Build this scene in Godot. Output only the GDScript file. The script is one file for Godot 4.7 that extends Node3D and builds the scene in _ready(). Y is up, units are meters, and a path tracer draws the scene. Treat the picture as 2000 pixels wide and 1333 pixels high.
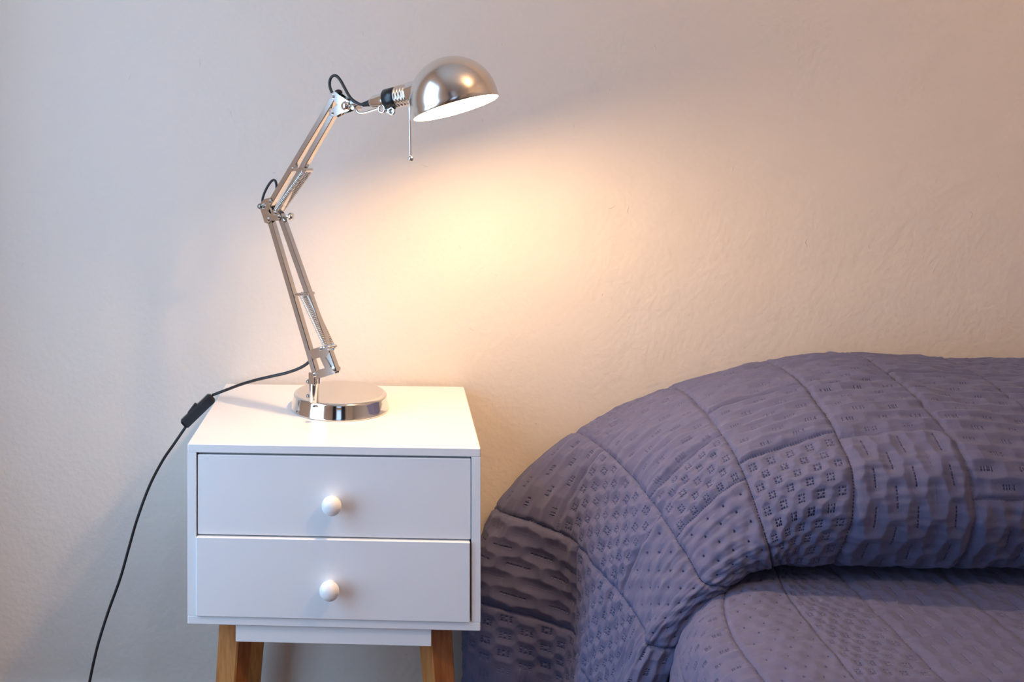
extends Node3D
# A bedside corner: white nightstand with a chrome architect lamp, quilted bed beside it.
# World: back wall is the plane z = 0, floor y = 0, x runs right, z runs towards the viewer.

const TOP := 0.62            # height of the nightstand top
const LAMP_AT := Vector3(0.0, 0.6203, 0.1565)
const TILE := 0.959          # one repeat of the quilt's patchwork, metres

var rng := RandomNumberGenerator.new()
var M := {}

# ---------------------------------------------------------------- helpers
func tag(o: Node, label := "", category := "", group := "", kind := "") -> Node:
	if label: o.set_meta("label", label)
	if category: o.set_meta("category", category)
	if group: o.set_meta("group", group)
	if kind: o.set_meta("kind", kind)
	return o

func thing(called: String, at: Vector3, label: String, category: String) -> Node3D:
	var o := Node3D.new()
	o.name = called
	add_child(o, true)
	o.position = at
	tag(o, label, category)
	return o

func start() -> SurfaceTool:
	var st := SurfaceTool.new()
	st.begin(Mesh.PRIMITIVE_TRIANGLES)
	return st

func done(st: SurfaceTool, called: String, m: Material, parent: Node = self) -> MeshInstance3D:
	st.generate_normals()
	var o := MeshInstance3D.new()
	o.name = called
	o.mesh = st.commit()
	o.material_override = m
	parent.add_child(o, true)
	return o

func quad(st: SurfaceTool, a: Vector3, b: Vector3, c: Vector3, d: Vector3) -> void:
	# a b c d counter-clockwise seen from outside
	for p in [a, c, b, a, d, c]:
		st.set_uv(Vector2.ZERO)
		st.add_vertex(p)

func tri(st: SurfaceTool, a: Vector3, b: Vector3, c: Vector3) -> void:
	for p in [a, c, b]:
		st.set_uv(Vector2.ZERO)
		st.add_vertex(p)

# box with chamfered edges; t places the box's centre and axes
func cbox(st: SurfaceTool, t: Transform3D, size: Vector3, bevel := 0.0015) -> void:
	st.set_smooth_group(-1)
	var h := size * 0.5
	var b := minf(bevel, minf(h.x, minf(h.y, h.z)) * 0.9)
	var f := func(ax: int, s: Vector3) -> Vector3:
		var v := Vector3(s.x * (h.x - b), s.y * (h.y - b), s.z * (h.z - b))
		v[ax] = s[ax] * h[ax]
		return t * v
	for ax in 3:
		var u := (ax + 1) % 3
		var w := (ax + 2) % 3
		for sg in [-1.0, 1.0]:
			var c := []
			for k in [[-1, -1], [1, -1], [1, 1], [-1, 1]]:
				var s := Vector3.ZERO
				s[ax] = sg
				s[u] = k[0]
				s[w] = k[1]
				c.append(f.call(ax, s))
			if sg > 0: quad(st, c[0], c[1], c[2], c[3])
			else: quad(st, c[3], c[2], c[1], c[0])
		# chamfers along ax: between faces u and w
		for su in [-1.0, 1.0]:
			for sw in [-1.0, 1.0]:
				var lo := Vector3.ZERO
				lo[ax] = -1.0
				lo[u] = su
				lo[w] = sw
				var hi := lo
				hi[ax] = 1.0
				var q := [f.call(u, lo), f.call(u, hi), f.call(w, hi), f.call(w, lo)]
				if su * sw > 0: quad(st, q[3], q[2], q[1], q[0])
				else: quad(st, q[0], q[1], q[2], q[3])
	for sx in [-1.0, 1.0]:
		for sy in [-1.0, 1.0]:
			for sz in [-1.0, 1.0]:
				var s := Vector3(sx, sy, sz)
				var a: Vector3 = f.call(0, s)
				var c: Vector3 = f.call(1, s)
				var d: Vector3 = f.call(2, s)
				if sx * sy * sz > 0: tri(st, a, c, d)
				else: tri(st, a, d, c)

func box_at(st: SurfaceTool, lo: Vector3, hi: Vector3, bevel := 0.0015) -> void:
	cbox(st, Transform3D(Basis(), (lo + hi) * 0.5), hi - lo, bevel)

# frame whose y axis runs along dir
func along(origin: Vector3, dir: Vector3, hint := Vector3(0, 0, 1)) -> Transform3D:
	var y := dir.normalized()
	var z := (hint - y * hint.dot(y))
	if z.length() < 0.001:
		z = Vector3(1, 0, 0) - y * y.x
	z = z.normalized()
	return Transform3D(Basis(y.cross(z), y, z), origin)

# strips: list of profiles, each a list of Vector2(radius, height); smooth inside a profile, sharp between
func lathe(st: SurfaceTool, t: Transform3D, strips: Array, sides := 48) -> void:
	var g := 1
	for prof in strips:
		st.set_smooth_group(g)
		g += 1
		for i in prof.size() - 1:
			var p: Vector2 = prof[i]
			var q: Vector2 = prof[i + 1]
			for k in sides:
				var a0 := TAU * k / sides
				var a1 := TAU * (k + 1) / sides
				var A := t * Vector3(p.x * cos(a0), p.y, -p.x * sin(a0))
				var B := t * Vector3(p.x * cos(a1), p.y, -p.x * sin(a1))
				var C := t * Vector3(q.x * cos(a1), q.y, -q.x * sin(a1))
				var D := t * Vector3(q.x * cos(a0), q.y, -q.x * sin(a0))
				if p.x < 1e-6: tri(st, A, C, D)
				elif q.x < 1e-6: tri(st, A, B, C)
				else: quad(st, A, B, C, D)

func rod(st: SurfaceTool, a: Vector3, b: Vector3, r: float, sides := 16, bev := 0.0004) -> void:
	var l := (b - a).length()
	var e := minf(bev, r * 0.5)
	lathe(st, along(a, b - a), [[Vector2(0, 0), Vector2(r - e, 0)], [Vector2(r - e, 0), Vector2(r, e)], [Vector2(r, e), Vector2(r, l - e)], [Vector2(r, l - e), Vector2(r - e, l)], [Vector2(r - e, l), Vector2(0, l)]], sides)

func ball(st: SurfaceTool, c: Vector3, r: float, sides := 20, squash := 1.0, dir := Vector3.UP) -> void:
	var p := []
	for i in 13:
		var a := -PI / 2 + PI * i / 12.0
		p.append(Vector2(maxf(0.0, r * cos(a)) if i > 0 and i < 12 else 0.0, r * sin(a) * squash))
	lathe(st, along(c, dir), [p], sides)

# smooth curve through points, then a round tube
func curve_points(pts: Array, step := 0.004) -> PackedVector3Array:
	var c := Curve3D.new()
	c.bake_interval = step
	for i in pts.size():
		var p: Vector3 = pts[i]
		var a: Vector3 = pts[maxi(i - 1, 0)]
		var b: Vector3 = pts[mini(i + 1, pts.size() - 1)]
		var tan := (b - a).normalized()
		var li := (p - a).length() / 3.0
		var lo := (b - p).length() / 3.0
		c.add_point(p, -tan * li, tan * lo)
	return c.get_baked_points()

func tube(st: SurfaceTool, path: PackedVector3Array, r: float, sides := 12) -> void:
	st.set_smooth_group(1)
	var n := path.size()
	var up := Vector3(0.31, 0.17, 0.93)
	var rings := []
	for i in n:
		var d := (path[mini(i + 1, n - 1)] - path[maxi(i - 1, 0)]).normalized()
		up = (up - d * up.dot(d)).normalized()
		var s := d.cross(up)
		var ring := []
		for k in sides:
			var a := TAU * k / sides
			ring.append(path[i] + (up * cos(a) + s * sin(a)) * r)
		rings.append(ring)
	for i in n - 1:
		for k in sides:
			var k2 := (k + 1) % sides
			quad(st, rings[i][k], rings[i][k2], rings[i + 1][k2], rings[i + 1][k])
	st.set_smooth_group(2)
	for k in sides:
		tri(st, path[0], rings[0][(k + 1) % sides], rings[0][k])
		tri(st, path[n - 1], rings[n - 1][k], rings[n - 1][(k + 1) % sides])

# polygon (list of Vector2) extruded between two offsets along normal; o, u, v give its plane
func plate(st: SurfaceTool, poly: PackedVector2Array, o: Vector3, u: Vector3, v: Vector3, n: Vector3, n0: float, n1: float) -> void:
	st.set_smooth_group(-1)
	var ids := Geometry2D.triangulate_polygon(poly)
	var at := func(k: int, s: float) -> Vector3: return o + u * poly[k].x + v * poly[k].y + n * s
	for i in range(0, ids.size(), 3):
		tri(st, at.call(ids[i], n1), at.call(ids[i + 1], n1), at.call(ids[i + 2], n1))
		tri(st, at.call(ids[i], n0), at.call(ids[i + 2], n0), at.call(ids[i + 1], n0))
	for k in poly.size():
		var j := (k + 1) % poly.size()
		quad(st, at.call(k, n0), at.call(j, n0), at.call(j, n1), at.call(k, n1))

func helix(a: Vector3, b: Vector3, r: float, turns: float) -> PackedVector3Array:
	var t := along(a, b - a)
	var l := (b - a).length()
	var out := PackedVector3Array()
	var n := int(turns * 10)
	for i in n + 1:
		var f := float(i) / n
		out.append(t * Vector3(r * cos(TAU * turns * f), l * f, r * sin(TAU * turns * f)))
	return out

# ---------------------------------------------------------------- materials
func mat(called: String, c: Color, rough: float, metal := 0.0) -> StandardMaterial3D:
	var m := StandardMaterial3D.new()
	m.resource_name = called
	m.albedo_color = c.linear_to_srgb()
	m.roughness = rough
	m.metallic = metal
	return m

func noise_tex(freq: float, size: int, octaves := 4, seed_ := 1, normal := 0.0) -> NoiseTexture2D:
	var n := FastNoiseLite.new()
	n.seed = seed_
	n.noise_type = FastNoiseLite.TYPE_SIMPLEX_SMOOTH
	n.frequency = freq
	n.fractal_octaves = octaves
	var t := NoiseTexture2D.new()
	t.width = size
	t.height = size
	t.seamless = true
	t.noise = n
	if normal > 0.0:
		t.as_normal_map = true
		t.bump_strength = normal
	return t

func ramp(stops: Array) -> Gradient:
	var g := Gradient.new()
	var off := PackedFloat32Array()
	var col := PackedColorArray()
	for s in stops:
		off.append(s[0])
		col.append((s[1] as Color).linear_to_srgb())
	g.offsets = off
	g.colors = col
	return g

func make_materials() -> void:
	# painted plaster: rolled paint stipple, faint drips and scratches
	var w := mat("wall_paint", Color(0.69, 0.625, 0.56), 0.62)
	w.normal_enabled = true
	w.normal_texture = wall_relief()
	w.normal_scale = 1.3
	w.uv1_triplanar = true
	w.uv1_world_triplanar = true
	w.uv1_scale = Vector3.ONE / 1.6
	w.uv1_offset = Vector3(0.31, 0.12, 0.0)
	M.wall = w
	M.ceiling = mat("ceiling_paint", Color(0.8, 0.79, 0.77), 0.8)
	M.trim = mat("trim_paint", Color(0.8, 0.79, 0.77), 0.4)
	var fl := mat("floor_boards", Color(1, 1, 1), 0.45)
	var ft := noise_tex(0.01, 512, 4, 9)
	ft.color_ramp = ramp([[0.0, Color(0.16, 0.09, 0.05)], [1.0, Color(0.27, 0.17, 0.095)]])
	fl.albedo_texture = ft
	fl.uv1_triplanar = true
	fl.uv1_world_triplanar = true
	fl.uv1_scale = Vector3(4.0, 1.0, 0.6)
	M.floor = fl
	var wl := mat("white_lacquer", Color(0.80, 0.80, 0.81), 0.32)
	M.white = wl
	var knob := mat("knob_lacquer", Color(0.84, 0.835, 0.83), 0.28)
	M.knob = knob
	M.inside = mat("drawer_box", Color(0.5, 0.5, 0.5), 0.7)
	# legs: acacia with upright grain
	var wd := mat("leg_wood", Color(1, 1, 1), 0.42)
	var wt := noise_tex(0.022, 512, 5, 5)
	wt.color_ramp = ramp([[0.15, Color(0.27, 0.095, 0.022)], [0.45, Color(0.42, 0.165, 0.044)], [0.7, Color(0.49, 0.215, 0.065)], [0.95, Color(0.33, 0.12, 0.03)]])
	wd.albedo_texture = wt
	wd.uv1_triplanar = true
	wd.uv1_world_triplanar = true
	wd.uv1_scale = Vector3(9.0, 0.9, 9.0)
	M.wood = wd
	M.chrome = mat("polished_nickel", Color(0.80, 0.775, 0.74), 0.09, 1.0)
	M.satin = mat("satin_nickel", Color(0.70, 0.665, 0.62), 0.27, 1.0)
	M.dome = mat("dome_nickel", Color(0.74, 0.70, 0.65), 0.19, 1.0)
	var bar := mat("bar_nickel", Color(0.72, 0.70, 0.67), 0.13, 1.0)
	M.bar = bar
	M.liner = mat("shade_white_lining", Color(0.86, 0.85, 0.82), 0.55)
	M.rubber = mat("black_rubber", Color(0.012, 0.012, 0.014), 0.42)
	M.ring = mat("black_plastic", Color(0.010, 0.011, 0.014), 0.3)
	M.screw = mat("dark_steel", Color(0.30, 0.30, 0.31), 0.25, 1.0)
	var bulb := mat("bulb_glow", Color(1, 0.95, 0.85), 0.5)
	bulb.emission_enabled = true
	bulb.emission = Color(1.0, 0.78, 0.50)
	bulb.emission_energy_multiplier = 12.0
	M.bulb = bulb
	var globe := mat("globe_glow", Color(0.9, 0.88, 0.84), 0.3)
	globe.emission_enabled = true
	globe.emission = Color(1.0, 0.80, 0.58)
	globe.emission_energy_multiplier = 5.0
	M.globe = globe
	var pane := mat("window_glass", Color(1, 1, 1), 0.02)
	pane.transparency = BaseMaterial3D.TRANSPARENCY_ALPHA
	pane.albedo_color.a = 0.05
	M.pane = pane
	M.curtain = mat("curtain_cloth", Color(0.035, 0.045, 0.085), 0.9)
	M.mattress = mat("mattress_ticking", Color(0.72, 0.71, 0.68), 0.9)
	M.bed_wood = mat("bed_frame_wood", Color(0.16, 0.09, 0.05), 0.5)

func wall_relief() -> ImageTexture:
	var n := FastNoiseLite.new()
	n.seed = 4
	n.noise_type = FastNoiseLite.TYPE_SIMPLEX_SMOOTH
	n.frequency = 0.055
	n.fractal_octaves = 3
	var fine := n.get_seamless_image(2048, 2048)
	n.frequency = 0.007
	n.seed = 8
	var broad := n.get_seamless_image(2048, 2048)
	fine.convert(Image.FORMAT_L8)
	broad.convert(Image.FORMAT_L8)
	var a := fine.get_data()
	var b := broad.get_data()
	for i in a.size():
		a[i] = 60 + (a[i] >> 3) + (b[i] >> 2)
	var im := Image.create_from_data(2048, 2048, false, Image.FORMAT_L8, a)
	# drips and scratches in the paint: short ridges
	rng.seed = 77
	for k in 70:
		var x := rng.randf_range(10, 2030)
		var y := rng.randf_range(10, 2030)
		var down := rng.randf() < 0.75
		var l := rng.randi_range(4, 26)
		for j in l:
			var v := 30.0 * sin(PI * (j + 0.5) / l)
			var xi := int(x + sin(j * 0.35 + k) * 1.5) if down else int(x + j)
			var yi := int(y + j) if down else int(y + sin(j * 0.3 + k) * 2.5)
			for dx in [0, 1]:
				var xx := clampi(xi + dx, 0, 2047)
				var yy := clampi(yi, 0, 2047)
				var c := im.get_pixel(xx, yy).r + v / 255.0
				im.set_pixel(xx, yy, Color(c, c, c))
	im.convert(Image.FORMAT_RGBA8)
	im.bump_map_to_normal_map(4.0)
	return ImageTexture.create_from_image(im)

# ---------------------------------------------------------------- quilt
# patchwork: seven strips across, each cut into panels along its length; four kinds of stitching
const STRIP := 0.137
# per strip: where each panel ends along the strip, and its kind
var STRIPS := [
	[[0.28, 2], [0.52, 2], [0.78, 3], [TILE, 1]],
	[[0.20, 0], [0.435, 2], [0.66, 3], [TILE, 3]],
	[[0.30, 2], [0.425, 2], [0.66, 1], [TILE, 1]],
	[[0.22, 1], [0.36, 2], [0.45, 1], [TILE, 0]],
	[[0.22, 2], [0.40, 1], [0.70, 0], [TILE, 2]],
	[[0.26, 3], [0.45, 1], [0.70, 2], [TILE, 0]],
	[[0.28, 1], [0.50, 2], [0.75, 0], [TILE, 3]],
]
# kind: pitch along, pitch across, half length along, half length across, pinch radius along, across, loft
var KINDS := [
	[0.0200, 0.0330, 0.0010, 0.0010, 0.0070, 0.0090, 0.0028],
	[0.0165, 0.0270, 0.0035, 0.0035, 0.0060, 0.0075, 0.0026],
	[0.0190, 0.0460, 0.0010, 0.0072, 0.0075, 0.0190, 0.0040],
	[0.0205, 0.0450, 0.0105, 0.0008, 0.0080, 0.0110, 0.0042],
]

func quilt_textures() -> Array:
	var n := 2048
	var px := n / TILE
	var w := FastNoiseLite.new()
	w.seed = 3
	w.frequency = 0.35
	w.fractal_octaves = 2
	var weave := w.get_seamless_image(n, n)
	weave.convert(Image.FORMAT_L8)
	var tint := weave.get_data()
	var height := tint.duplicate()
	for i in tint.size():
		height[i] = 190 + (tint[i] >> 3)
		tint[i] = 214 + (tint[i] >> 3)
	# each stitch pulls a needle hole into the relief (height only, the cloth's colour stays even)
	var stitch := func(u: float, v: float, lu: float, lv: float) -> void:
		var x := int(fposmod(u, TILE) * px)
		var y := int(fposmod(v, TILE) * px)
		for yy in maxi(2, int(lv * px)):
			for xx in maxi(2, int(lu * px)):
				height[((y + yy) % n) * n + (x + xx) % n] = 51
	for k in 7:
		var v0 := STRIP * k
		var u0 := 0.0
		# seam between strips
		var q := 0.0
		while q < TILE:
			stitch.call(q, v0, 0.0024, 0.0014)
			q += 0.0038
		for pn in STRIPS[k]:
			var len: float = pn[0] - u0
			var kind: int = pn[1]
			var K: Array = KINDS[kind]
			q = 0.0
			while q < STRIP:
				stitch.call(u0, v0 + q, 0.0014, 0.0024)
				q += 0.0038
			var r := 0
			while r * K[0] <= len:
				var off: float = 0.0 if r % 2 == 0 else K[1] * 0.5
				var c := 0
				while off + c * K[1] <= STRIP:
					var pu: float = u0 + r * K[0]
					var pv: float = v0 + off + c * K[1]
					if r * K[0] > 0.006 and r * K[0] < len - 0.006 and off + c * K[1] > 0.006 and off + c * K[1] < STRIP - 0.006:
						match kind:
							0:
								stitch.call(pu - 0.0012, pv - 0.0014, 0.0024, 0.0028)
							1:
								for m in 3:
									for n2 in 3:
										if m != 1 or n2 != 1:
											stitch.call(pu - 0.0042 + m * 0.0036, pv - 0.0042 + n2 * 0.0036, 0.0016, 0.0019)
							2:
								for m in 5:
									for side in [-0.0024, 0.0008]:
										stitch.call(pu + side, pv - 0.0072 + m * 0.0032, 0.0021, 0.0012)
							3:
								for m in 7:
									stitch.call(pu - 0.0105 + m * 0.0032, pv - 0.0007, 0.0021, 0.0014)
					c += 1
				r += 1
			u0 = pn[0]
	var even := Image.create_from_data(n, n, false, Image.FORMAT_L8, tint)
	var relief := Image.create_from_data(n, n, false, Image.FORMAT_L8, height)
	return [ImageTexture.create_from_image(even), ImageTexture.create_from_image(relief), height]

# control net of the quilt: rows run from the far side of the bed to the hem on the near side, columns from the wall, over the pillow, under it, then down the bed
func quilt_net() -> Array:
	var rows := []
	var flat := func(x: float, k: float) -> Array:
		# k lifts the pillow a little
		return [Vector3(x, 0.60, 0.014), Vector3(x, 0.664 + k, 0.036), Vector3(x, 0.704 + k, 0.12), Vector3(x, 0.711 + k, 0.20), Vector3(x, 0.699 + k, 0.30), Vector3(x, 0.675 + k, 0.39), Vector3(x, 0.630, 0.466), Vector3(x, 0.568, 0.474), Vector3(x, 0.505, 0.440),
			Vector3(x, 0.484, 0.380), Vector3(x, 0.474, 0.440), Vector3(x, 0.474, 0.53), Vector3(x, 0.475, 0.72), Vector3(x, 0.473, 1.2), Vector3(x, 0.472, 2.0), Vector3(x, 0.40, 2.07), Vector3(x, 0.12, 2.08)]
	rows.append(flat.call(1.92, -0.02))
	rows.append(flat.call(1.55, -0.004))
	rows.append(flat.call(1.20, 0.0))
	rows.append(flat.call(0.95, -0.002))
	rows.append(flat.call(0.77, 0.002))
	var tail := func(pts: Array, x: float, y: float, x0: float, x1: float) -> Array:
		pts.append_array([Vector3(x0, y + 0.008, 0.385), Vector3(x1, y, 0.452), Vector3(x, y, 0.53), Vector3(x, y, 0.72), Vector3(x, y, 1.2), Vector3(x, y, 2.0), Vector3(x, minf(y, 0.40), 2.07), Vector3(x, minf(y, 0.12), 2.08)])
		return pts
	rows.append(tail.call([Vector3(0.65, 0.59, 0.014), Vector3(0.653, 0.645, 0.036), Vector3(0.656, 0.682, 0.12), Vector3(0.655, 0.689, 0.20), Vector3(0.652, 0.680, 0.30), Vector3(0.648, 0.654, 0.385), Vector3(0.643, 0.612, 0.452), Vector3(0.635, 0.558, 0.466), Vector3(0.628, 0.504, 0.442)], 0.65, 0.474, 0.64, 0.65))
	rows.append(tail.call([Vector3(0.53, 0.56, 0.014), Vector3(0.533, 0.61, 0.036), Vector3(0.537, 0.646, 0.12), Vector3(0.539, 0.651, 0.20), Vector3(0.545, 0.638, 0.30), Vector3(0.552, 0.612, 0.38), Vector3(0.558, 0.570, 0.435), Vector3(0.568, 0.530, 0.457), Vector3(0.58, 0.499, 0.443)], 0.585, 0.474, 0.60, 0.59))
	rows.append(tail.call([Vector3(0.42, 0.52, 0.014), Vector3(0.424, 0.56, 0.036), Vector3(0.427, 0.591, 0.12), Vector3(0.442, 0.594, 0.20), Vector3(0.472, 0.581, 0.30), Vector3(0.488, 0.556, 0.375), Vector3(0.503, 0.523, 0.428), Vector3(0.516, 0.498, 0.454), Vector3(0.545, 0.485, 0.447)], 0.525, 0.470, 0.565, 0.54))
	rows.append(tail.call([Vector3(0.345, 0.47, 0.014), Vector3(0.352, 0.51, 0.036), Vector3(0.362, 0.550, 0.12), Vector3(0.398, 0.543, 0.20), Vector3(0.427, 0.514, 0.30), Vector3(0.446, 0.492, 0.37), Vector3(0.460, 0.470, 0.425), Vector3(0.470, 0.457, 0.452), Vector3(0.507, 0.460, 0.448)], 0.474, 0.454, 0.535, 0.500))
	rows.append(tail.call([Vector3(0.27, 0.41, 0.014), Vector3(0.272, 0.43, 0.036), Vector3(0.280, 0.455, 0.12), Vector3(0.355, 0.452, 0.198), Vector3(0.390, 0.440, 0.305), Vector3(0.416, 0.425, 0.37), Vector3(0.426, 0.411, 0.425), Vector3(0.427, 0.403, 0.450), Vector3(0.464, 0.402, 0.450)], 0.445, 0.412, 0.500, 0.466))
	rows.append(tail.call([Vector3(0.235, 0.345, 0.014), Vector3(0.235, 0.35, 0.036), Vector3(0.239, 0.366, 0.12), Vector3(0.354, 0.362, 0.195), Vector3(0.369, 0.355, 0.31), Vector3(0.390, 0.35, 0.375), Vector3(0.400, 0.346, 0.425), Vector3(0.399, 0.345, 0.449), Vector3(0.443, 0.345, 0.452)], 0.433, 0.350, 0.485, 0.449))
	rows.append(tail.call([Vector3(0.215, 0.22, 0.016), Vector3(0.215, 0.225, 0.036), Vector3(0.217, 0.24, 0.12), Vector3(0.350, 0.235, 0.19), Vector3(0.352, 0.235, 0.315), Vector3(0.365, 0.235, 0.375), Vector3(0.374, 0.232, 0.425), Vector3(0.371, 0.230, 0.447), Vector3(0.426, 0.230, 0.453)], 0.428, 0.235, 0.475, 0.446))
	rows.append(tail.call([Vector3(0.213, 0.07, 0.020), Vector3(0.213, 0.07, 0.040), Vector3(0.215, 0.08, 0.12), Vector3(0.342, 0.075, 0.19), Vector3(0.335, 0.08, 0.315), Vector3(0.345, 0.08, 0.375), Vector3(0.354, 0.08, 0.425), Vector3(0.351, 0.08, 0.447), Vector3(0.420, 0.08, 0.455)], 0.424, 0.085, 0.470, 0.442))
	return rows

# cubic through p1..p2 with uneven knots
func hermite(p0: Vector3, p1: Vector3, p2: Vector3, p3: Vector3, k0: float, k1: float, k2: float, k3: float, x: float) -> Vector3:
	var d := k2 - k1
	var m1 := (p2 - p1) / d
	var a := (p1 - p0) / maxf(k1 - k0, 1e-5) if k1 > k0 else m1
	var b := (p3 - p2) / maxf(k3 - k2, 1e-5) if k3 > k2 else m1
	var t1 := (a * (k2 - k1) + m1 * (k1 - k0)) / (k2 - k0) if k1 > k0 else m1
	var t2 := (m1 * (k3 - k2) + b * (k2 - k1)) / (k3 - k1) if k3 > k2 else m1
	var s := (x - k1) / d
	var s2 := s * s
	var s3 := s2 * s
	return p1 * (2 * s3 - 3 * s2 + 1) + t1 * (d * (s3 - 2 * s2 + s)) + p2 * (3 * s2 - 2 * s3) + t2 * (d * (s3 - s2))

func spline(p: Array, k: PackedFloat32Array, x: float, i: int) -> Vector3:
	var n := p.size()
	var a := maxi(i - 1, 0)
	var b := mini(i + 2, n - 1)
	return hermite(p[a], p[i], p[i + 1], p[b], k[a], k[i], k[i + 1], k[b], x)

func stations(k: PackedFloat32Array, fine: float, coarse: float, lo: float, hi: float) -> PackedFloat32Array:
	var out := PackedFloat32Array()
	var x := 0.0
	var last := k[k.size() - 1]
	while x < last - 0.0005:
		out.append(x)
		x += fine if x >= lo and x < hi else coarse
	out.append(last)
	return out

func build_quilt() -> void:
	var net := quilt_net()
	var nr := net.size()
	var nc: int = net[0].size()
	var ku := PackedFloat32Array([0.0])
	for j in range(1, nc):
		var d := 0.0
		for i in range(3, 9): d += (net[i][j] - net[i][j - 1]).length()
		ku.append(ku[j - 1] + maxf(d / 6.0, 0.012))
	var kv := PackedFloat32Array([0.0])
	for i in range(1, nr):
		var d := 0.0
		for j in range(2, 8): d += (net[i][j] - net[i - 1][j]).length()
		kv.append(kv[i - 1] + d / 6.0)
	var us := stations(ku, 0.0012, 0.012, 0.06, ku[12] - 0.03)
	var vs := stations(kv, 0.0012, 0.010, kv[3] - 0.02, kv[nr - 2] + 0.03)
	var nu := us.size()
	var nv := vs.size()
	var pos := PackedVector3Array()
	pos.resize(nu * nv)
	var seg := PackedInt32Array()
	var i0 := 0
	for u in us:
		while i0 < nc - 2 and u > ku[i0 + 1]: i0 += 1
		seg.append(i0)
	var cols := []
	for j in nc:
		var c := []
		for i in nr: c.append(net[i][j])
		cols.append(c)
	i0 = 0
	for b in nv:
		while i0 < nr - 2 and vs[b] > kv[i0 + 1]: i0 += 1
		var row := []
		for j in nc: row.append(spline(cols[j], kv, vs[b], i0))
		for a in nu:
			pos[b * nu + a] = spline(row, ku, us[a], seg[a])
	var tex := quilt_textures()
	var pits: PackedByteArray = tex[2]
	# per strip and station along it: kind, distance to the panel's ends, and to the three nearest rows of stitches
	var kind := PackedInt32Array()
	var ends := PackedFloat32Array()
	var rows2 := PackedFloat32Array()
	var odd := PackedInt32Array()
	var upx := PackedInt32Array()
	for k in 7:
		for u in us:
			var um := fposmod(u, TILE)
			var from := 0.0
			for p in STRIPS[k]:
				if um < p[0] or p[0] >= TILE:
					var K: Array = KINDS[p[1]]
					var x: float = um - from
					kind.append(p[1])
					ends.append(minf(x, p[0] - um))
					var r0 := int(round(x / K[0]))
					for r in range(r0 - 1, r0 + 2):
						var dx: float = maxf(absf(x - r * K[0]) - K[2], 0.0) / K[4]
						rows2.append(dx * dx)
						odd.append(absi(r) % 2)
					break
				from = p[0]
			if k == 0: upx.append(mini(int(um / TILE * 2048.0), 2047))
	var k1 := PackedFloat32Array()
	var k3 := PackedFloat32Array()
	var k5 := PackedFloat32Array()
	var k6 := PackedFloat32Array()
	for K in KINDS:
		k1.append(K[1])
		k3.append(K[3])
		k5.append(K[5])
		k6.append(K[6])
	# wrinkles where the cloth gathers, the padding between the stitches and the needle holes, along the normal
	var nz := FastNoiseLite.new()
	nz.seed = 12
	nz.frequency = 1.0
	nz.fractal_octaves = 2
	var base := normals_of(pos, nu, nv)
	var v_edge := kv[6]
	var u_crease := ku[9]
	var gu := PackedFloat32Array()
	var tu := PackedFloat32Array()
	for u in us:
		gu.append(exp(-pow((u - ku[4]) / 0.10, 2.0)) * 0.0048)
		tu.append((0.55 if u > u_crease else 1.0) * (1.0 - 0.8 * exp(-pow((u - u_crease) / 0.035, 2.0))))
	for b in nv:
		var v := vs[b]
		var side := smoothstep(v_edge - 0.12, v_edge + 0.10, v)
		var vm := fposmod(v, TILE)
		var ks := mini(int(vm / STRIP), 6)
		var y := vm - STRIP * ks
		var ye := minf(y, STRIP - y)
		var row_px := mini(int(vm / TILE * 2048.0), 2047) * 2048
		for a in nu:
			var u := us[a]
			var at := ks * nu + a
			var kd := kind[at]
			var best := 9.0
			for c in 3:
				var off := k1[kd] * 0.5 * odd[at * 3 + c]
				var q := y - off
				var dy := maxf(absf(q - roundf(q / k1[kd]) * k1[kd]) - k3[kd], 0.0) / k5[kd]
				best = minf(best, rows2[at * 3 + c] + dy * dy)
			var e := minf(ends[at], ye) / 0.0045
			var seam := exp(-e * e)
			var h := (1.0 - exp(-best)) * k6[kd] * (1.0 - 0.55 * seam) - 0.0032 * seam
			h += nz.get_noise_2d(u * 42.0, v * 5.0) * gu[a] * side
			h += nz.get_noise_2d(u * 14.0 + 40.0, v * 9.0) * 0.0040
			h += nz.get_noise_2d(u * 62.0 + 90.0, v * 9.0) * 0.0016
			var hole := 0.0026 if pits[row_px + upx[a]] < 120 else 0.0
			pos[b * nu + a] += base[b * nu + a] * (h * tu[a] - hole)
	var nrm := normals_of(pos, nu, nv)
	var uv := PackedVector2Array()
	uv.resize(nu * nv)
	for b in nv:
		for a in nu:
			uv[b * nu + a] = Vector2(us[a], vs[b]) / TILE
	var idx := PackedInt32Array()
	idx.resize((nu - 1) * (nv - 1) * 6)
	var q := 0
	for b in nv - 1:
		for a in nu - 1:
			var k := b * nu + a
			idx[q] = k
			idx[q + 1] = k + 1
			idx[q + 2] = k + nu
			idx[q + 3] = k + 1
			idx[q + 4] = k + nu + 1
			idx[q + 5] = k + nu
			q += 6
	var arr := []
	arr.resize(Mesh.ARRAY_MAX)
	arr[Mesh.ARRAY_VERTEX] = pos
	arr[Mesh.ARRAY_NORMAL] = nrm
	arr[Mesh.ARRAY_TEX_UV] = uv
	arr[Mesh.ARRAY_INDEX] = idx
	var me := ArrayMesh.new()
	me.add_surface_from_arrays(Mesh.PRIMITIVE_TRIANGLES, arr)
	var m := mat("quilt_cloth", Color(0.106, 0.113, 0.222), 0.85)
	m.albedo_texture = tex[0]
	m.heightmap_enabled = true
	m.heightmap_texture = tex[1]
	m.heightmap_scale = 0.07
	m.rim_enabled = true
	m.rim = 0.35
	m.rim_tint = 0.6
	M.quilt = m
	var root := thing("quilt", Vector3.ZERO, "slate-blue stitched patchwork quilt pulled over the pillow and hanging down the bedside", "quilt")
	var o := MeshInstance3D.new()
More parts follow.
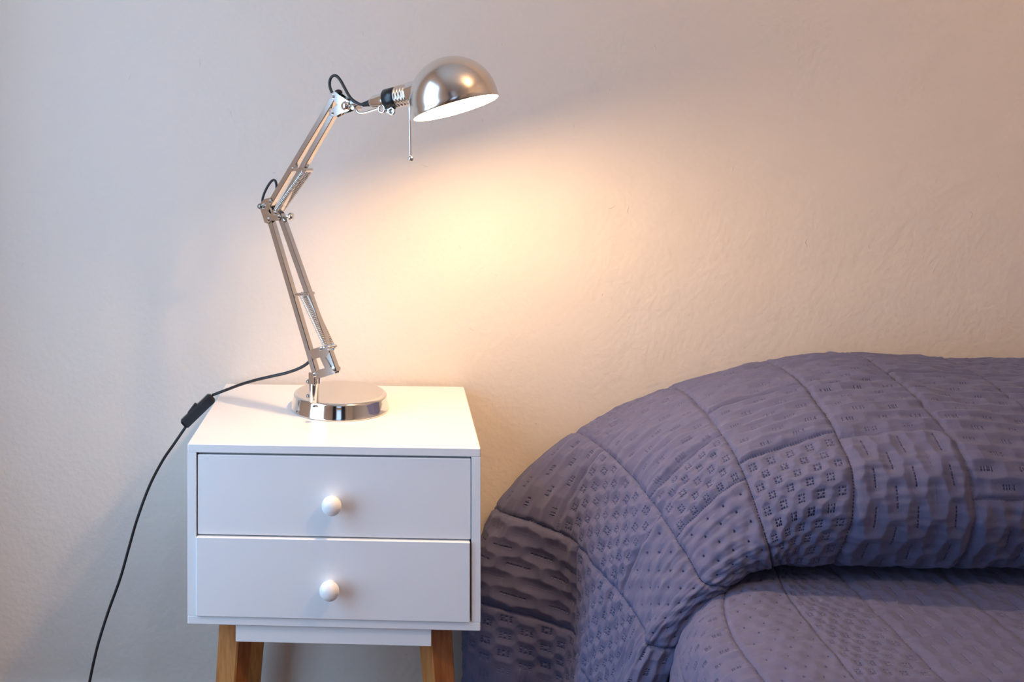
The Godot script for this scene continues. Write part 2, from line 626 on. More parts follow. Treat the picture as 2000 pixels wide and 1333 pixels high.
	o.name = "quilted_cover"
	o.mesh = me
	o.material_override = m
	root.add_child(o, true)
	# bound edge along the bottom of the hanging side
	var hem := []
	for a in range(0, nu, 6): hem.append(pos[(nv - 1) * nu + a])
	var st := start()
	tube(st, PackedVector3Array(hem), 0.0045, 8)
	var binding := mat("quilt_binding", Color(0.098, 0.102, 0.19), 0.85)
	done(st, "bound_hem", binding, root)

func normals_of(pos: PackedVector3Array, nu: int, nv: int) -> PackedVector3Array:
	var out := PackedVector3Array()
	out.resize(nu * nv)
	for b in nv:
		var b0 := maxi(b - 1, 0) * nu
		var b1 := mini(b + 1, nv - 1) * nu
		for a in nu:
			var du := pos[b * nu + mini(a + 1, nu - 1)] - pos[b * nu + maxi(a - 1, 0)]
			var dv := pos[b1 + a] - pos[b0 + a]
			out[b * nu + a] = du.cross(-dv).normalized()
	return out

# ---------------------------------------------------------------- nightstand
func build_nightstand() -> void:
	var root := thing("nightstand", Vector3.ZERO, "white two-drawer nightstand with round knobs on splayed wooden legs", "nightstand")
	var z0 := 0.012
	var z1 := 0.355
	var y1 := TOP
	var y0 := TOP - 0.2604
	var t := 0.0128
	var st := start()
	box_at(st, Vector3(-0.21, y1 - t, z0), Vector3(0.21, y1, z1), 0.0012)
	done(st, "top_panel", M.white, root)
	st = start()
	box_at(st, Vector3(-0.21, y0, z0), Vector3(0.21, y0 + t, z1), 0.0012)
	done(st, "bottom_panel", M.white, root)
	for s in [-1.0, 1.0]:
		st = start()
		var a: float = s * 0.21
		var b: float = s * (0.21 - t)
		box_at(st, Vector3(minf(a, b), y0 + t, z0), Vector3(maxf(a, b), y1 - t, z1), 0.0004)
		done(st, "side_panel", M.white, root)
	st = start()
	box_at(st, Vector3(-0.197, y0 + t, z0), Vector3(0.197, y1 - t, z0 + 0.005), 0.0004)
	done(st, "back_panel", M.white, root)
	# drawers: front, box behind it, knob
	var mid := TOP - 0.1318
	var spans := [[mid + 0.0012, y1 - t - 0.0030, z1 - 0.001, -0.1953, 0.1962, -0.0012, 0.5400], [y0 + t + 0.0006, mid - 0.0010, z1 + 0.0035, -0.1968, 0.1948, -0.0040, 0.4215]]
	for d in spans:
		st = start()
		box_at(st, Vector3(d[3], d[0], d[2] - 0.016), Vector3(d[4], d[1], d[2]), 0.0010)
		var dr := done(st, "drawer", M.white, root)
		st = start()
		var lo := Vector3(-0.185, d[0] + 0.012, 0.04)
		var hi := Vector3(0.185, d[1] - 0.02, d[2] - 0.016)
		box_at(st, lo, Vector3(lo.x + 0.01, hi.y, hi.z), 0.0005)
		box_at(st, Vector3(hi.x - 0.01, lo.y, lo.z), hi, 0.0005)
		box_at(st, lo + Vector3(0.01, 0, 0), Vector3(hi.x - 0.01, lo.y + 0.006, hi.z), 0.0005)
		box_at(st, lo + Vector3(0.01, 0.006, 0), Vector3(hi.x - 0.01, hi.y, lo.z + 0.01), 0.0005)
		done(st, "drawer_box", M.inside, dr)
		st = start()
		var prof := [Vector2(0.0085, 0.0), Vector2(0.0075, 0.003), Vector2(0.0072, 0.006), Vector2(0.0085, 0.009)]
		for i in 15:
			var an := lerpf(-0.62, PI / 2, i / 14.0)
			prof.append(Vector2(0.0142 * cos(an) if i < 14 else 0.0, 0.0172 + 0.0112 * sin(an)))
		lathe(st, along(Vector3(d[5], d[6], d[2]), Vector3(0, 0, 1), Vector3(0, 1, 0)), [prof], 36)
		var kn := done(st, "knob", M.knob, dr)
		tag(kn, "round white knob")
	# rail under the box
	st = start()
	box_at(st, Vector3(-0.141, y0 - 0.0265, 0.333), Vector3(0.1405, y0, 0.349), 0.0008)
	done(st, "front_rail", M.white, root)
	st = start()
	box_at(st, Vector3(-0.141, y0 - 0.0265, 0.022), Vector3(0.1405, y0, 0.036), 0.0008)
	done(st, "back_rail", M.white, root)
	# splayed legs, square and turned, tapering to the floor
	for sx in [-1.0, 1.0]:
		for zz in [0.304, 0.068]:
			st = start()
			var s2 := 1.0 if zz > 0.2 else -1.0
			var top := Vector3(sx * 0.1455, y0, zz)
			var foot := Vector3(sx * 0.1715, 0.0, zz + s2 * 0.012)
			leg(st, top, foot, 0.0385, 0.030, sx * s2 * 0.50)
			var lg := done(st, "leg", M.wood, root)
			tag(lg, "orange-brown wooden leg")

func leg(st: SurfaceTool, top: Vector3, foot: Vector3, s0: float, s1: float, turn: float) -> void:
	st.set_smooth_group(-1)
	var b := Basis(Vector3.UP, turn)
	var ring := func(c: Vector3, s: float) -> Array:
		var out := []
		var h := s * 0.5
		var e := 0.0022
		for p in [[h - e, h], [-h + e, h], [-h, h - e], [-h, -h + e], [-h + e, -h], [h - e, -h], [h, -h + e], [h, h - e]]:
			out.append(c + b * Vector3(p[0], 0, p[1]))
		return out
	var a: Array = ring.call(top, s0)
	var c: Array = ring.call(foot, s1)
	for k in 8:
		var j := (k + 1) % 8
		quad(st, a[j], a[k], c[k], c[j])
	for k in range(1, 7):
		tri(st, a[0], a[k + 1], a[k])
		tri(st, c[0], c[k], c[k + 1])

# ---------------------------------------------------------------- lamp
# a along the arm's plane from the post, h above the table, n out of the plane towards the viewer; relative to the base's centre
const E_ := Vector3(0.8167, 0.0, 0.5771)
const N_ := Vector3(-0.5771, 0.0, 0.8167)
func L(a: float, h: float, n := 0.0) -> Vector3:
	return Vector3(-0.0381, h, 0.0606) + E_ * a + N_ * n

# a bar folded from sheet metal: channel open to the far side
func channel(st: SurfaceTool, p: Vector2, q: Vector2, s := 0.0100, n := 0.0) -> void:
	var A := L(p.x, p.y, n)
	var B := L(q.x, q.y, n)
	var dir := (B - A).normalized()
	var side := dir.cross(N_).normalized()
	var h := s * 0.5
	var w := 0.0012
	var e := 0.0009
	var poly := PackedVector2Array([Vector2(-h, -h), Vector2(-h + w, -h), Vector2(-h + w, h - w), Vector2(h - w, h - w), Vector2(h - w, -h), Vector2(h, -h), Vector2(h, h - e), Vector2(h - e, h), Vector2(-h + e, h), Vector2(-h, h - e)])
	plate(st, poly, A, side, N_, dir, -0.004, (B - A).length() + 0.004)

func pin(st: SurfaceTool, a: float, h: float, r: float, n0: float, n1: float) -> void:
	rod(st, L(a, h, n0), L(a, h, n1), r, 16)

func sheet(st: SurfaceTool, pts: Array, n0: float, n1: float) -> void:
	var poly := PackedVector2Array()
	for p in pts: poly.append(p)
	plate(st, poly, L(0, 0), E_, Vector3.UP, N_, n0, n1)

func screw(parent: Node, at: Vector3, dir: Vector3, r: float, m: Material, called := "screw") -> void:
	var st := start()
	lathe(st, along(at, dir), [[Vector2(r, 0), Vector2(r, r * 0.35)], [Vector2(r, r * 0.35), Vector2(r * 0.85, r * 0.7), Vector2(r * 0.45, r * 0.92), Vector2(0, r)]], 18)
	done(st, called, m, parent)

func build_lamp() -> void:
	var root := thing("desk_lamp", LAMP_AT, "chrome swing-arm desk lamp with lit dome shade standing on the nightstand", "lamp")
	# weighted foot
	var st := start()
	var rim := []
	for i in 7:
		var a := PI / 2 * i / 6.0
		rim.append(Vector2(0.0702 + 0.0055 * cos(a), 0.0205 + 0.0055 * sin(a)))
	var top := [Vector2(0.0702, 0.026), Vector2(0.05, 0.0263), Vector2(0.0, 0.0264)]
	lathe(st, Transform3D(), [[Vector2(0.0, 0.0), Vector2(0.0792, 0.0)], [Vector2(0.0792, 0.0), Vector2(0.0799, 0.0007), Vector2(0.0799, 0.0018), Vector2(0.0793, 0.0028)], [Vector2(0.0793, 0.0028), Vector2(0.0786, 0.0048), Vector2(0.0780, 0.0080), Vector2(0.0764, 0.0160), Vector2(0.0757, 0.0205)] + rim.slice(1)], 96)
	var base := done(st, "base", M.chrome, root)
	st = start()
	lathe(st, Transform3D(), [top], 96)
	done(st, "base_top", M.satin, base)
	st = start()
	rod(st, L(0.0194, 0.0248, 0.02), L(0.0194, 0.0265, 0.02), 0.0045, 20)
	done(st, "base_screw", M.screw, base)
	# post with a slotted head and two clamp screws
	st = start()
	rod(st, L(-0.0, 0.0255), L(-0.0, 0.055), 0.0078, 28, 0.0006)
	for s in [-1.0, 1.0]:
		cbox(st, Transform3D(Basis(E_, Vector3.UP, N_), L(0.0009, 0.0625, s * 0.0057)), Vector3(0.0135, 0.019, 0.0032), 0.0012)
	var post := done(st, "post", M.chrome, root)
	for h in [0.0335, 0.0565]:
		screw(post, L(-0.0078, h, 0.004), -Vector3(0.9, 0, -0.3), 0.0034, M.screw, "clamp_screw")
	# lower arm: two bars, brackets, springs
	var lower := [[Vector2(0.0052, 0.069), Vector2(-0.0908, 0.3062)], [Vector2(0.043, 0.0826), Vector2(-0.0675, 0.3116)]]
	for b in lower:
		st = start()
		channel(st, b[0], b[1], 0.0098)
		done(st, "lower_arm_bar", M.bar, root)
	st = start()
	sheet(st, [Vector2(-0.0, 0.064), Vector2(0.0088, 0.0631), Vector2(0.0459, 0.0768), Vector2(0.0468, 0.0858), Vector2(0.0406, 0.0871), Vector2(0.0035, 0.0748)], 0.0052, 0.0064)
	sheet(st, [Vector2(-0.0, 0.064), Vector2(0.0088, 0.0631), Vector2(0.0459, 0.0768), Vector2(0.0468, 0.0858), Vector2(0.0406, 0.0871), Vector2(0.0035, 0.0748)], -0.0064, -0.0052)
	pin(st, 0.0052, 0.069, 0.0032, -0.0095, 0.0095)
	pin(st, 0.043, 0.0826, 0.0032, -0.0095, 0.0095)
	done(st, "foot_bracket", M.chrome, root)
	# butterfly plate that the lower springs hook on
	st = start()
	var fly := [Vector2(-0.0053, 0.1062), Vector2(0.0035, 0.0938), Vector2(0.0176, 0.0982), Vector2(0.0318, 0.0755), Vector2(0.0415, 0.076), Vector2(0.0415, 0.0831), Vector2(0.0282, 0.0997), Vector2(0.0388, 0.1153), Vector2(0.0353, 0.1205), Vector2(0.0158, 0.1143)]
	sheet(st, fly, 0.0055, 0.0067)
	sheet(st, fly, -0.0067, -0.0055)
	pin(st, 0.0353, 0.116, 0.0026, -0.011, 0.011)
	pin(st, 0.0185, 0.1117, 0.0022, -0.010, 0.010)
	done(st, "spring_bracket", M.chrome, root)
	st = start()
	rod(st, L(-0.0315, 0.1911, 0.007), L(-0.0053, 0.1942, 0.007), 0.0026)
	rod(st, L(-0.0315, 0.1911, -0.007), L(-0.0053, 0.1942, -0.007), 0.0026)
	done(st, "spring_pin", M.chrome, root)
	for s in [-1.0, 1.0]:
		st = start()
		tube(st, helix(L(-0.0175, 0.1906, s * 0.0075), L(0.03, 0.1177, s * 0.0075), 0.0036, 30), 0.0011, 6)
		done(st, "spring", M.chrome, root)
	# elbow
	st = start()
	var elbow := [Vector2(-0.1105, 0.3288), Vector2(-0.1049, 0.3169), Vector2(-0.0981, 0.301), Vector2(-0.0903, 0.2993), Vector2(-0.0835, 0.3051), Vector2(-0.0671, 0.3058), Vector2(-0.0628, 0.3117), Vector2(-0.0671, 0.3177), Vector2(-0.074, 0.3233), Vector2(-0.0792, 0.3229), Vector2(-0.0861, 0.3136), Vector2(-0.0903, 0.3196), Vector2(-0.0861, 0.3274), Vector2(-0.0813, 0.3363), Vector2(-0.0869, 0.3418), Vector2(-0.0998, 0.3385)]
	sheet(st, elbow, 0.0056, 0.0070)
	sheet(st, elbow, -0.0070, -0.0056)
	for p in [Vector2(-0.0908, 0.3062), Vector2(-0.0684, 0.3117), Vector2(-0.0872, 0.3354), Vector2(-0.0761, 0.3177)]:
		pin(st, p.x, p.y, 0.0030, -0.0095, 0.0095)
	pin(st, -0.1028, 0.3272, 0.0042, -0.010, 0.010)
	done(st, "elbow_bracket", M.chrome, root)
	st = start()
	lathe(st, along(L(-0.0623, 0.312, -0.007), E_ - N_ * 0.3), [[Vector2(0, 0), Vector2(0.003, 0)], [Vector2(0.003, 0), Vector2(0.003, 0.004)], [Vector2(0.003, 0.004), Vector2(0.0062, 0.005), Vector2(0.0066, 0.008), Vector2(0.0055, 0.0105), Vector2(0, 0.0112)]], 20)
	done(st, "elbow_knob", M.chrome, root)
	screw(root, L(-0.1049, 0.3272, 0.0095), N_, 0.0045, M.screw)
	# upper arm
	var upper := [[Vector2(-0.0872, 0.3354), Vector2(0.043, 0.503)], [Vector2(-0.0761, 0.3177), Vector2(0.0409, 0.4776)]]
	for b in upper:
		st = start()
		channel(st, b[0], b[1], 0.0096)
		done(st, "upper_arm_bar", M.bar, root)
	st = start()
	rod(st, L(-0.0393, 0.3883, 0.007), L(-0.0105, 0.3881, 0.007), 0.0026)
	rod(st, L(-0.0393, 0.3883, -0.007), L(-0.0105, 0.3881, -0.007), 0.0026)
	pin(st, -0.0385, 0.3883, 0.0036, -0.010, 0.010)
	pin(st, -0.0123, 0.3881, 0.0036, -0.010, 0.010)
	done(st, "spring_pin", M.chrome, root)
	for s in [-1.0, 1.0]:
		st = start()
		tube(st, helix(L(-0.0149, 0.3851, s * 0.0078), L(-0.0723, 0.3222, s * 0.0078), 0.0034, 28), 0.0011, 6)
		done(st, "spring", M.chrome, root)
	# head bracket and its hardware
	st = start()
	var tri_ := [Vector2(0.038, 0.5072), Vector2(0.0415, 0.5002), Vector2(0.0531, 0.4902), Vector2(0.0362, 0.4816), Vector2(0.0362, 0.4736), Vector2(0.0442, 0.4711), Vector2(0.0584, 0.4766), Vector2(0.0736, 0.4807), Vector2(0.0781, 0.4878), Vector2(0.0736, 0.4953), Vector2(0.0584, 0.5033), Vector2(0.0477, 0.5103)]
	sheet(st, tri_, 0.0054, 0.0068)
	sheet(st, tri_, -0.0068, -0.0054)
	for p in [Vector2(0.043, 0.503), Vector2(0.0409, 0.4776)]:
		pin(st, p.x, p.y, 0.0030, -0.0095, 0.0095)
	done(st, "head_bracket", M.chrome, root)
	screw(root, L(0.0491, 0.5078), Vector3.UP, 0.0062, M.ring, "cap_screw")
	screw(root, L(0.0691, 0.4882, 0.0068), N_, 0.0072, M.chrome, "pivot_screw")
	st = start()
	rod(st, L(0.0745, 0.4878), L(0.0857, 0.4843), 0.0046)
	pin(st, 0.0839, 0.4848, 0.0030, -0.010, 0.010)
	tube(st, curve_points([L(0.0848, 0.4838, 0.003), L(0.0902, 0.4777, 0.004), L(0.0978, 0.4767, 0.004), L(0.1141, 0.4798, 0.004), L(0.1304, 0.4839, 0.004)]), 0.0022, 10)
	done(st, "head_stem", M.chrome, root)
	# lamp holder along its own axis
	var p0 := L(0.0963, 0.4898)
	var axis := (L(0.1856, 0.5055) - p0).normalized()
	var t := along(p0, axis)
	st = start()
	lathe(st, t, [[Vector2(0, 0), Vector2(0.0034, 0)], [Vector2(0.0034, 0), Vector2(0.0042, 0.006), Vector2(0.0058, 0.016), Vector2(0.0064, 0.020)], [Vector2(0.0064, 0.020), Vector2(0, 0.020)]], 24)
	done(st, "cord_boot", M.rubber, root)
	st = start()
	lathe(st, t, [[Vector2(0.0, 0.0165), Vector2(0.0078, 0.0165)], [Vector2(0.0078, 0.0165), Vector2(0.0098, 0.0215), Vector2(0.0106, 0.0445)]], 32)
	var rib := [Vector2(0.0142, 0.064)]
	for i in 33:
		rib.append(Vector2(0.0147 + 0.0013 * sin(i * TAU / 8.0), 0.065 + 0.0215 * i / 32.0))
	lathe(st, t, [rib, [Vector2(0.0146, 0.0865), Vector2(0.0164, 0.0872)], [Vector2(0.0164, 0.0872), Vector2(0.0169, 0.0882), Vector2(0.0169, 0.122)]], 36)
	done(st, "lamp_holder", M.chrome, root)
	st = start()
	lathe(st, t, [[Vector2(0.0100, 0.0440), Vector2(0.0146, 0.0440)], [Vector2(0.0146, 0.0440), Vector2(0.0152, 0.0447), Vector2(0.0152, 0.0640), Vector2(0.0146, 0.0647)], [Vector2(0.0146, 0.0647), Vector2(0.0132, 0.0647)]], 36)
	var ring := done(st, "clamp_ring", M.ring, root)
	st = start()
	var c0 := L(0.134, 0.4829, 0.004)
	for c in [[c0, 0.0055], [L(0.1517, 0.4794, 0.004), 0.0048]]:
		var circ := PackedVector3Array()
		for k in 25: circ.append(c[0] + (E_ * cos(TAU * k / 24.0) + Vector3.UP * sin(TAU * k / 24.0)) * c[1])
		tube(st, circ, 0.0020, 8)
	sheet(st, [Vector2(0.1367, 0.4875), Vector2(0.1413, 0.4773), Vector2(0.154, 0.4753), Vector2(0.1577, 0.4835), Vector2(0.1485, 0.4895)], 0.0, 0.0020)
	done(st, "clamp_loop", M.chrome, ring)
	# dome shade: brushed outside, white inside, rolled rim
	var S := Vector3(0.1712, 0.4944, 0.2085)
	var w := Vector3(0.264, -0.955, 0.150).normalized()
	var ts := along(S, -w)
	st = start()
	var out_ := []
	var r := 0.0626
	out_.append(Vector2(r + 0.0002, -0.0120))
	out_.append(Vector2(r, -0.006))
	for i in 25:
		var a := PI / 2 * i / 24.0
		out_.append(Vector2(r * cos(a) if i < 24 else 0.0, r * sin(a)))
	lathe(st, ts, [out_], 96)
	lathe(st, ts, [[Vector2(r - 0.0012, -0.0118), Vector2(r - 0.0006, -0.0126), Vector2(r + 0.0002, -0.0120)]], 96)
	var shade := done(st, "shade", M.dome, root)
	tag(shade, "domed brushed metal shade")
	st = start()
	var in_ := [Vector2(r - 0.0012, -0.0118)]
	for i in 25:
		var a := PI / 2 * i / 24.0
		in_.append(Vector2((r - 0.0014) * cos(a) if i < 24 else 0.0, (r - 0.0014) * sin(a)))
	in_.reverse()
	lathe(st, ts, [in_], 64)
	done(st, "shade_lining", M.liner, shade)
	# bulb and the light inside it
	st = start()
	var bc := S + w * -0.004
	ball(st, bc, 0.0215, 24)
	var bulb := done(st, "light_bulb", M.bulb, root)
	tag(bulb, "glowing warm bulb")
	var om := OmniLight3D.new()
	om.name = "bulb_lamp"
	om.light_color = Color(1.0, 0.82, 0.605)
	om.light_energy = LAMP_ENERGY
	om.light_size = 0.02
	om.omni_range = 8.0
	om.omni_attenuation = 2.0
	om.shadow_enabled = true
	om.position = bc
	root.add_child(om, true)
	# adjusting pin under the holder
	st = start()
	rod(st, L(0.1838, 0.4907, 0.004), L(0.1856, 0.414, 0.004), 0.0017, 12)
	ball(st, L(0.1858, 0.4101, 0.004), 0.0044, 18)
	done(st, "tilt_handle", M.chrome, root)
	# cords
	st = start()
	tube(st, curve_points([L(0.0406, 0.4952), L(0.038, 0.5055), L(0.0318, 0.5198), L(0.0339, 0.5317), L(0.043, 0.5354), L(0.052, 0.5288), L(0.06, 0.5176), L(0.0728, 0.5002), L(0.0875, 0.4914), L(0.0972, 0.4898)]), 0.0023)
	done(st, "head_cord", M.rubber, root)
	st = start()
	tube(st, curve_points([L(-0.1024, 0.3139), L(-0.1083, 0.3277), L(-0.1083, 0.3394), L(-0.0994, 0.3565), L(-0.0871, 0.3694), L(-0.0805, 0.3687), L(-0.0782, 0.3539), L(-0.0816, 0.3431)]), 0.0021)
	done(st, "elbow_cord", M.rubber, root)
	st = start()
	tube(st, curve_points([Vector3(-0.0466, 0.1023, 0.055), Vector3(-0.0442, 0.0926, 0.055), Vector3(-0.0475, 0.085, 0.0535), Vector3(-0.0617, 0.0748, 0.0485), Vector3(-0.0831, 0.0648, 0.0385), Vector3(-0.1088, 0.0564, 0.0285), Vector3(-0.1355, 0.0466, 0.0135), Vector3(-0.1635, 0.0338, -0.0065), Vector3(-0.1878, 0.0205, -0.0265), Vector3(-0.2155, 0.0075, -0.0385)]), 0.0024)
	tube(st, curve_points([Vector3(-0.257, -0.041, -0.0215), Vector3(-0.2778, -0.0714, -0.0265), Vector3(-0.2989, -0.1023, -0.0365), Vector3(-0.3238, -0.1491, -0.0465), Vector3(-0.3448, -0.2055, -0.0465), Vector3(-0.3587, -0.2532, -0.0465), Vector3(-0.3722, -0.3031, -0.0415), Vector3(-0.3926, -0.3615, -0.0365), Vector3(-0.4071, -0.4126, -0.0265), Vector3(-0.4171, -0.4655, -0.0165), Vector3(-0.428, -0.54, -0.005), Vector3(-0.45, -0.605, -0.01), Vector3(-0.50, -0.6165, -0.04), Vector3(-0.62, -0.617, -0.09)]), 0.0024)
	done(st, "power_cord", M.rubber, root)
	st = start()
	cbox(st, along(Vector3(-0.2385, -0.0165, -0.0300), Vector3(-0.0457, -0.0427, 0.017), Vector3(0.3, 0.2, 0.9)), Vector3(0.0175, 0.066, 0.0180), 0.0035)
	var sw := done(st, "inline_switch", M.ring, root)
	st = start()
	var tw := along(Vector3(-0.2385, -0.0165, -0.0300), Vector3(-0.0457, -0.0427, 0.017), Vector3(0.3, 0.2, 0.9))
	var side := tw.basis.x if tw.basis.x.x < 0.0 else -tw.basis.x
	cbox(st, Transform3D(Basis(side.cross(tw.basis.y), tw.basis.y, side).orthonormalized().rotated(tw.basis.z, 0.16), tw.origin + side * 0.0085 + tw.basis.y * 0.004), Vector3(0.009, 0.021, 0.006), 0.0012)
	done(st, "rocker", M.rubber, sw)

# ---------------------------------------------------------------- room
func structure(o: Node) -> Node:
	return tag(o, "", "", "", "structure")

func build_room() -> void:
	var X0 := WALL_X
	var X1 := 2.30
	var Z1 := 3.70
	var H := 2.55
	var T := 0.16
	var st := start()
	box_at(st, Vector3(X0 - T, -0.1, -T), Vector3(X1 + T, 0.0, Z1 + T), 0.0)
	structure(done(st, "floor", M.floor))
	st = start()
	box_at(st, Vector3(X0 - T, H, -T), Vector3(X1 + T, H + 0.1, Z1 + T), 0.0)
	structure(done(st, "ceiling", M.ceiling))
	st = start()
	box_at(st, Vector3(X0 - T, 0, -T), Vector3(X1 + T, H, 0), 0.0)
	structure(done(st, "wall_back", M.wall))
	st = start()
	box_at(st, Vector3(X1, 0, 0), Vector3(X1 + T, H, Z1), 0.0)
	structure(done(st, "wall_right", M.wall))
	# window walls: four blocks round each opening
	st = start()
	box_at(st, Vector3(X0 - T, 0, 0), Vector3(X0, H, WZ0), 0.0)
	box_at(st, Vector3(X0 - T, 0, WZ1), Vector3(X0, H, Z1), 0.0)
	box_at(st, Vector3(X0 - T, 0, WZ0), Vector3(X0, DY0, WZ1), 0.0)
	box_at(st, Vector3(X0 - T, DY1, WZ0), Vector3(X0, H, WZ1), 0.0)
	structure(done(st, "wall_left", M.wall))
	st = start()
	box_at(st, Vector3(X0 - T, 0, Z1), Vector3(FX0, H, Z1 + T), 0.0)
	box_at(st, Vector3(FX1, 0, Z1), Vector3(X1 + T, H, Z1 + T), 0.0)
	box_at(st, Vector3(FX0, 0, Z1), Vector3(FX1, WY0, Z1 + T), 0.0)
	box_at(st, Vector3(FX0, WY1, Z1), Vector3(FX1, H, Z1 + T), 0.0)
	structure(done(st, "wall_front", M.wall))
	window("window_1", Vector3(X0 - 0.09, DY0, (WZ0 + WZ1) / 2), PI / 2, WZ1 - WZ0, DY1 - DY0)
	window("window_2", Vector3((FX0 + FX1) / 2, WY0, Z1 + 0.09), PI, FX1 - FX0, WY1 - WY0)
	st = start()
	box_at(st, Vector3(X0, 0, 0), Vector3(X1, 0.075, 0.0115), 0.003)
	structure(done(st, "baseboard_back", M.trim))
	st = start()
	box_at(st, Vector3(X0, 0, 0.012), Vector3(X0 + 0.012, 0.075, Z1), 0.003)
	structure(done(st, "baseboard_left", M.trim))

# frame with a centre post, two panes and a sill; +z of its own axes looks into the room
func window(called: String, at: Vector3, turn: float, w: float, h: float) -> void:
	var o := Node3D.new()
	o.name = called
	add_child(o, true)
	o.position = at
	o.rotation.y = turn
	structure(o)
	var st := start()
	var f := 0.06
	box_at(st, Vector3(-w / 2, 0, -0.03), Vector3(-w / 2 + f, h, 0.03), 0.003)
	box_at(st, Vector3(w / 2 - f, 0, -0.03), Vector3(w / 2, h, 0.03), 0.003)
	box_at(st, Vector3(-w / 2 + f, 0, -0.03), Vector3(w / 2 - f, f, 0.03), 0.003)
	box_at(st, Vector3(-w / 2 + f, h - f, -0.03), Vector3(w / 2 - f, h, 0.03), 0.003)
	box_at(st, Vector3(-f / 2, f, -0.03), Vector3(f / 2, h - f, 0.03), 0.003)
	done(st, "window_frame", M.trim, o)
	for s in [-1.0, 1.0]:
		st = start()
		var a: float = minf(s * f / 2, s * (w / 2 - f))
		var b: float = maxf(s * f / 2, s * (w / 2 - f))
		box_at(st, Vector3(a, f, -0.002), Vector3(b, h - f, 0.002), 0.0)
		done(st, "pane", M.pane, o)
	st = start()
	box_at(st, Vector3(-w / 2 - 0.04, -0.025, 0.03), Vector3(w / 2 + 0.04, 0.0, 0.13), 0.003)
	done(st, "window_sill", M.trim, o)

# long dark curtains on either side of the far window
func build_curtains() -> void:
	for c in [[-0.79, -0.37, "dark navy curtain hanging between the far window and the window wall"], [0.37, 0.92, "dark navy curtain hanging on the room side of the far window"]]:
		var root := thing("curtain", Vector3(0, 0, 3.60), c[2], "curtain")
		var st := start()
		st.set_smooth_group(1)
		var n := 90
		var y := [0.03, 1.2, 2.30]
		for i in n:
			var p := []
			for k in 2:
				var f := float(i + k) / n
				p.append(Vector2(lerpf(c[0], c[1], f), 0.032 * sin(f * 44.0) + 0.008 * sin(f * 97.0)))
			for j in 2:
				quad(st, Vector3(p[0].x, y[j], p[0].y), Vector3(p[1].x, y[j], p[1].y), Vector3(p[1].x, y[j + 1], p[1].y), Vector3(p[0].x, y[j + 1], p[0].y))
		done(st, "cloth", M.curtain, root)
		st = start()
		rod(st, Vector3(c[0] - 0.02, 2.315, 0), Vector3(c[1] + 0.02, 2.315, 0), 0.012)
		for e in [c[0], c[1]]:
			rod(st, Vector3(e, 2.315, 0), Vector3(e, 2.315, 0.099), 0.006)
		done(st, "rail", M.satin, root)

func build_ceiling_lamp() -> void:
	var root := thing("ceiling_lamp", Vector3(CEILING_LAMP.x, 2.55, CEILING_LAMP.z), "glowing white glass globe lamp hanging under the ceiling", "lamp")
	var st := start()
	lathe(st, along(Vector3.ZERO, Vector3.DOWN), [[Vector2(0, 0.0005), Vector2(0.06, 0.0005)], [Vector2(0.06, 0.0005), Vector2(0.06, 0.018), Vector2(0.05, 0.024), Vector2(0.006, 0.03)], [Vector2(0.006, 0.03), Vector2(0.006, 0.17)]], 40)
	done(st, "canopy", M.satin, root)
	var c := CEILING_LAMP - Vector3(CEILING_LAMP.x, 2.55, CEILING_LAMP.z)
	st = start()
	ball(st, c, 0.085, 40)
	done(st, "lamp_globe", M.globe, root)
	var om := OmniLight3D.new()
	om.name = "globe_lamp"
	om.light_color = Color(1.0, 0.78, 0.56)
	om.light_energy = CEILING_ENERGY
	om.light_size = 0.085
	om.omni_range = 9.0
	om.omni_attenuation = 2.0
	om.shadow_enabled = true
	om.position = c
	root.add_child(om, true)

func build_bed() -> void:
	var bed := thing("bed", Vector3(1.22, 0, 1.03), "low wooden bed base with a pale mattress under the quilt", "bed")
	var st := start()
	cbox(st, Transform3D(Basis(), Vector3(0, 0.345, 0)), Vector3(1.34, 0.20, 1.94), 0.03)
	done(st, "mattress", M.mattress, bed)
	st = start()
	cbox(st, Transform3D(Basis(), Vector3(0, 0.195, 0)), Vector3(1.32, 0.10, 1.93), 0.004)
	done(st, "bed_base", M.bed_wood, bed)
	for sx in [-1.0, 1.0]:
		for sz in [-1.0, 1.0]:
			st = start()
			cbox(st, Transform3D(Basis(), Vector3(sx * 0.58, 0.0725, sz * 0.88)), Vector3(0.06, 0.145, 0.06), 0.003)
			done(st, "leg", M.bed_wood, bed)

# ---------------------------------------------------------------- scene
const WALL_X := -0.84
const WZ0 := 0.47
const WZ1 := 1.42
const WY0 := 0.85
const WY1 := 2.20
const DY0 := 0.30
const DY1 := 1.95
const CEILING_LAMP := Vector3(1.12, 2.30, 1.40)
const FX0 := -0.35
const FX1 := 0.35
const CEILING_ENERGY := 0.72
const LAMP_ENERGY := 0.32

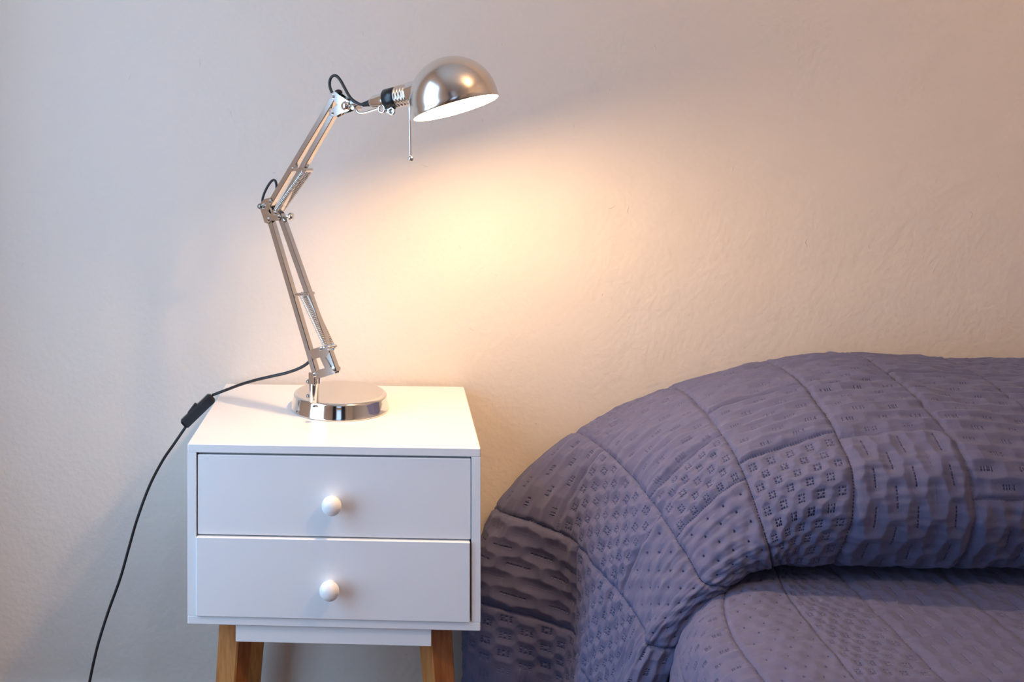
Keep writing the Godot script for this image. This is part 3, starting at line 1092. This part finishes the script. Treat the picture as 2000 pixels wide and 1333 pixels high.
func area(called: String, at: Vector3, turn: float, size: Vector2, e: float, c: Color) -> void:
	var l := AreaLight3D.new()
	l.name = called
	add_child(l, true)
	l.position = at
	l.rotation.y = turn
	l.area_size = size
	l.light_energy = e
	l.light_color = c
	l.area_range = 9.0
	l.shadow_enabled = true

func _ready() -> void:
	# camera: level, lens shifted down and to the right
	var cam := Camera3D.new()
	cam.name = "camera"
	add_child(cam)
	cam.position = Vector3(0.0852, 1.0792, 1.821)
	cam.rotation.y = 0.0488
	cam.projection = Camera3D.PROJECTION_FRUSTUM
	cam.near = 0.05
	cam.far = 60.0
	cam.size = 0.05 * 1333.0 / 2005.0
	cam.frustum_offset = Vector2(0.05 * (1000.0 - 669.0) / 2005.0, 0.05 * (244.6 - 666.5) / 2005.0)
	cam.current = true
	# overcast sky outside
	var sm := ProceduralSkyMaterial.new()
	sm.sky_top_color = Color(0.55, 0.70, 0.95)
	sm.sky_horizon_color = Color(0.74, 0.85, 1.0)
	sm.ground_horizon_color = Color(0.45, 0.50, 0.55)
	sm.ground_bottom_color = Color(0.30, 0.32, 0.34)
	sm.sky_energy_multiplier = 0.8
	var sky := Sky.new()
	sky.sky_material = sm
	var env := Environment.new()
	env.background_mode = Environment.BG_SKY
	env.sky = sky
	env.tonemap_mode = Environment.TONE_MAPPER_LINEAR
	env.tonemap_exposure = 1.08
	env.sdfgi_enabled = true
	env.ssao_enabled = true
	env.ssil_enabled = true
	var we := WorldEnvironment.new()
	we.name = "surroundings"
	we.environment = env
	add_child(we)
	# daylight entering at the two windows
	area("daylight_window_1", Vector3(WALL_X - 0.03, (DY0 + DY1) / 2, (WZ0 + WZ1) / 2), -PI / 2, Vector2(WZ1 - WZ0 - 0.1, DY1 - DY0 - 0.1), 2.3, Color(0.67, 0.84, 1.0))
	area("daylight_window_2", Vector3((FX0 + FX1) / 2, (WY0 + WY1) / 2, 3.73), 0.0, Vector2(FX1 - FX0 - 0.1, WY1 - WY0 - 0.1), 0.28, Color(0.66, 0.82, 1.0))
	make_materials()
	build_room()
	build_curtains()
	build_ceiling_lamp()
	build_bed()
	build_quilt()
	build_nightstand()
	build_lamp()
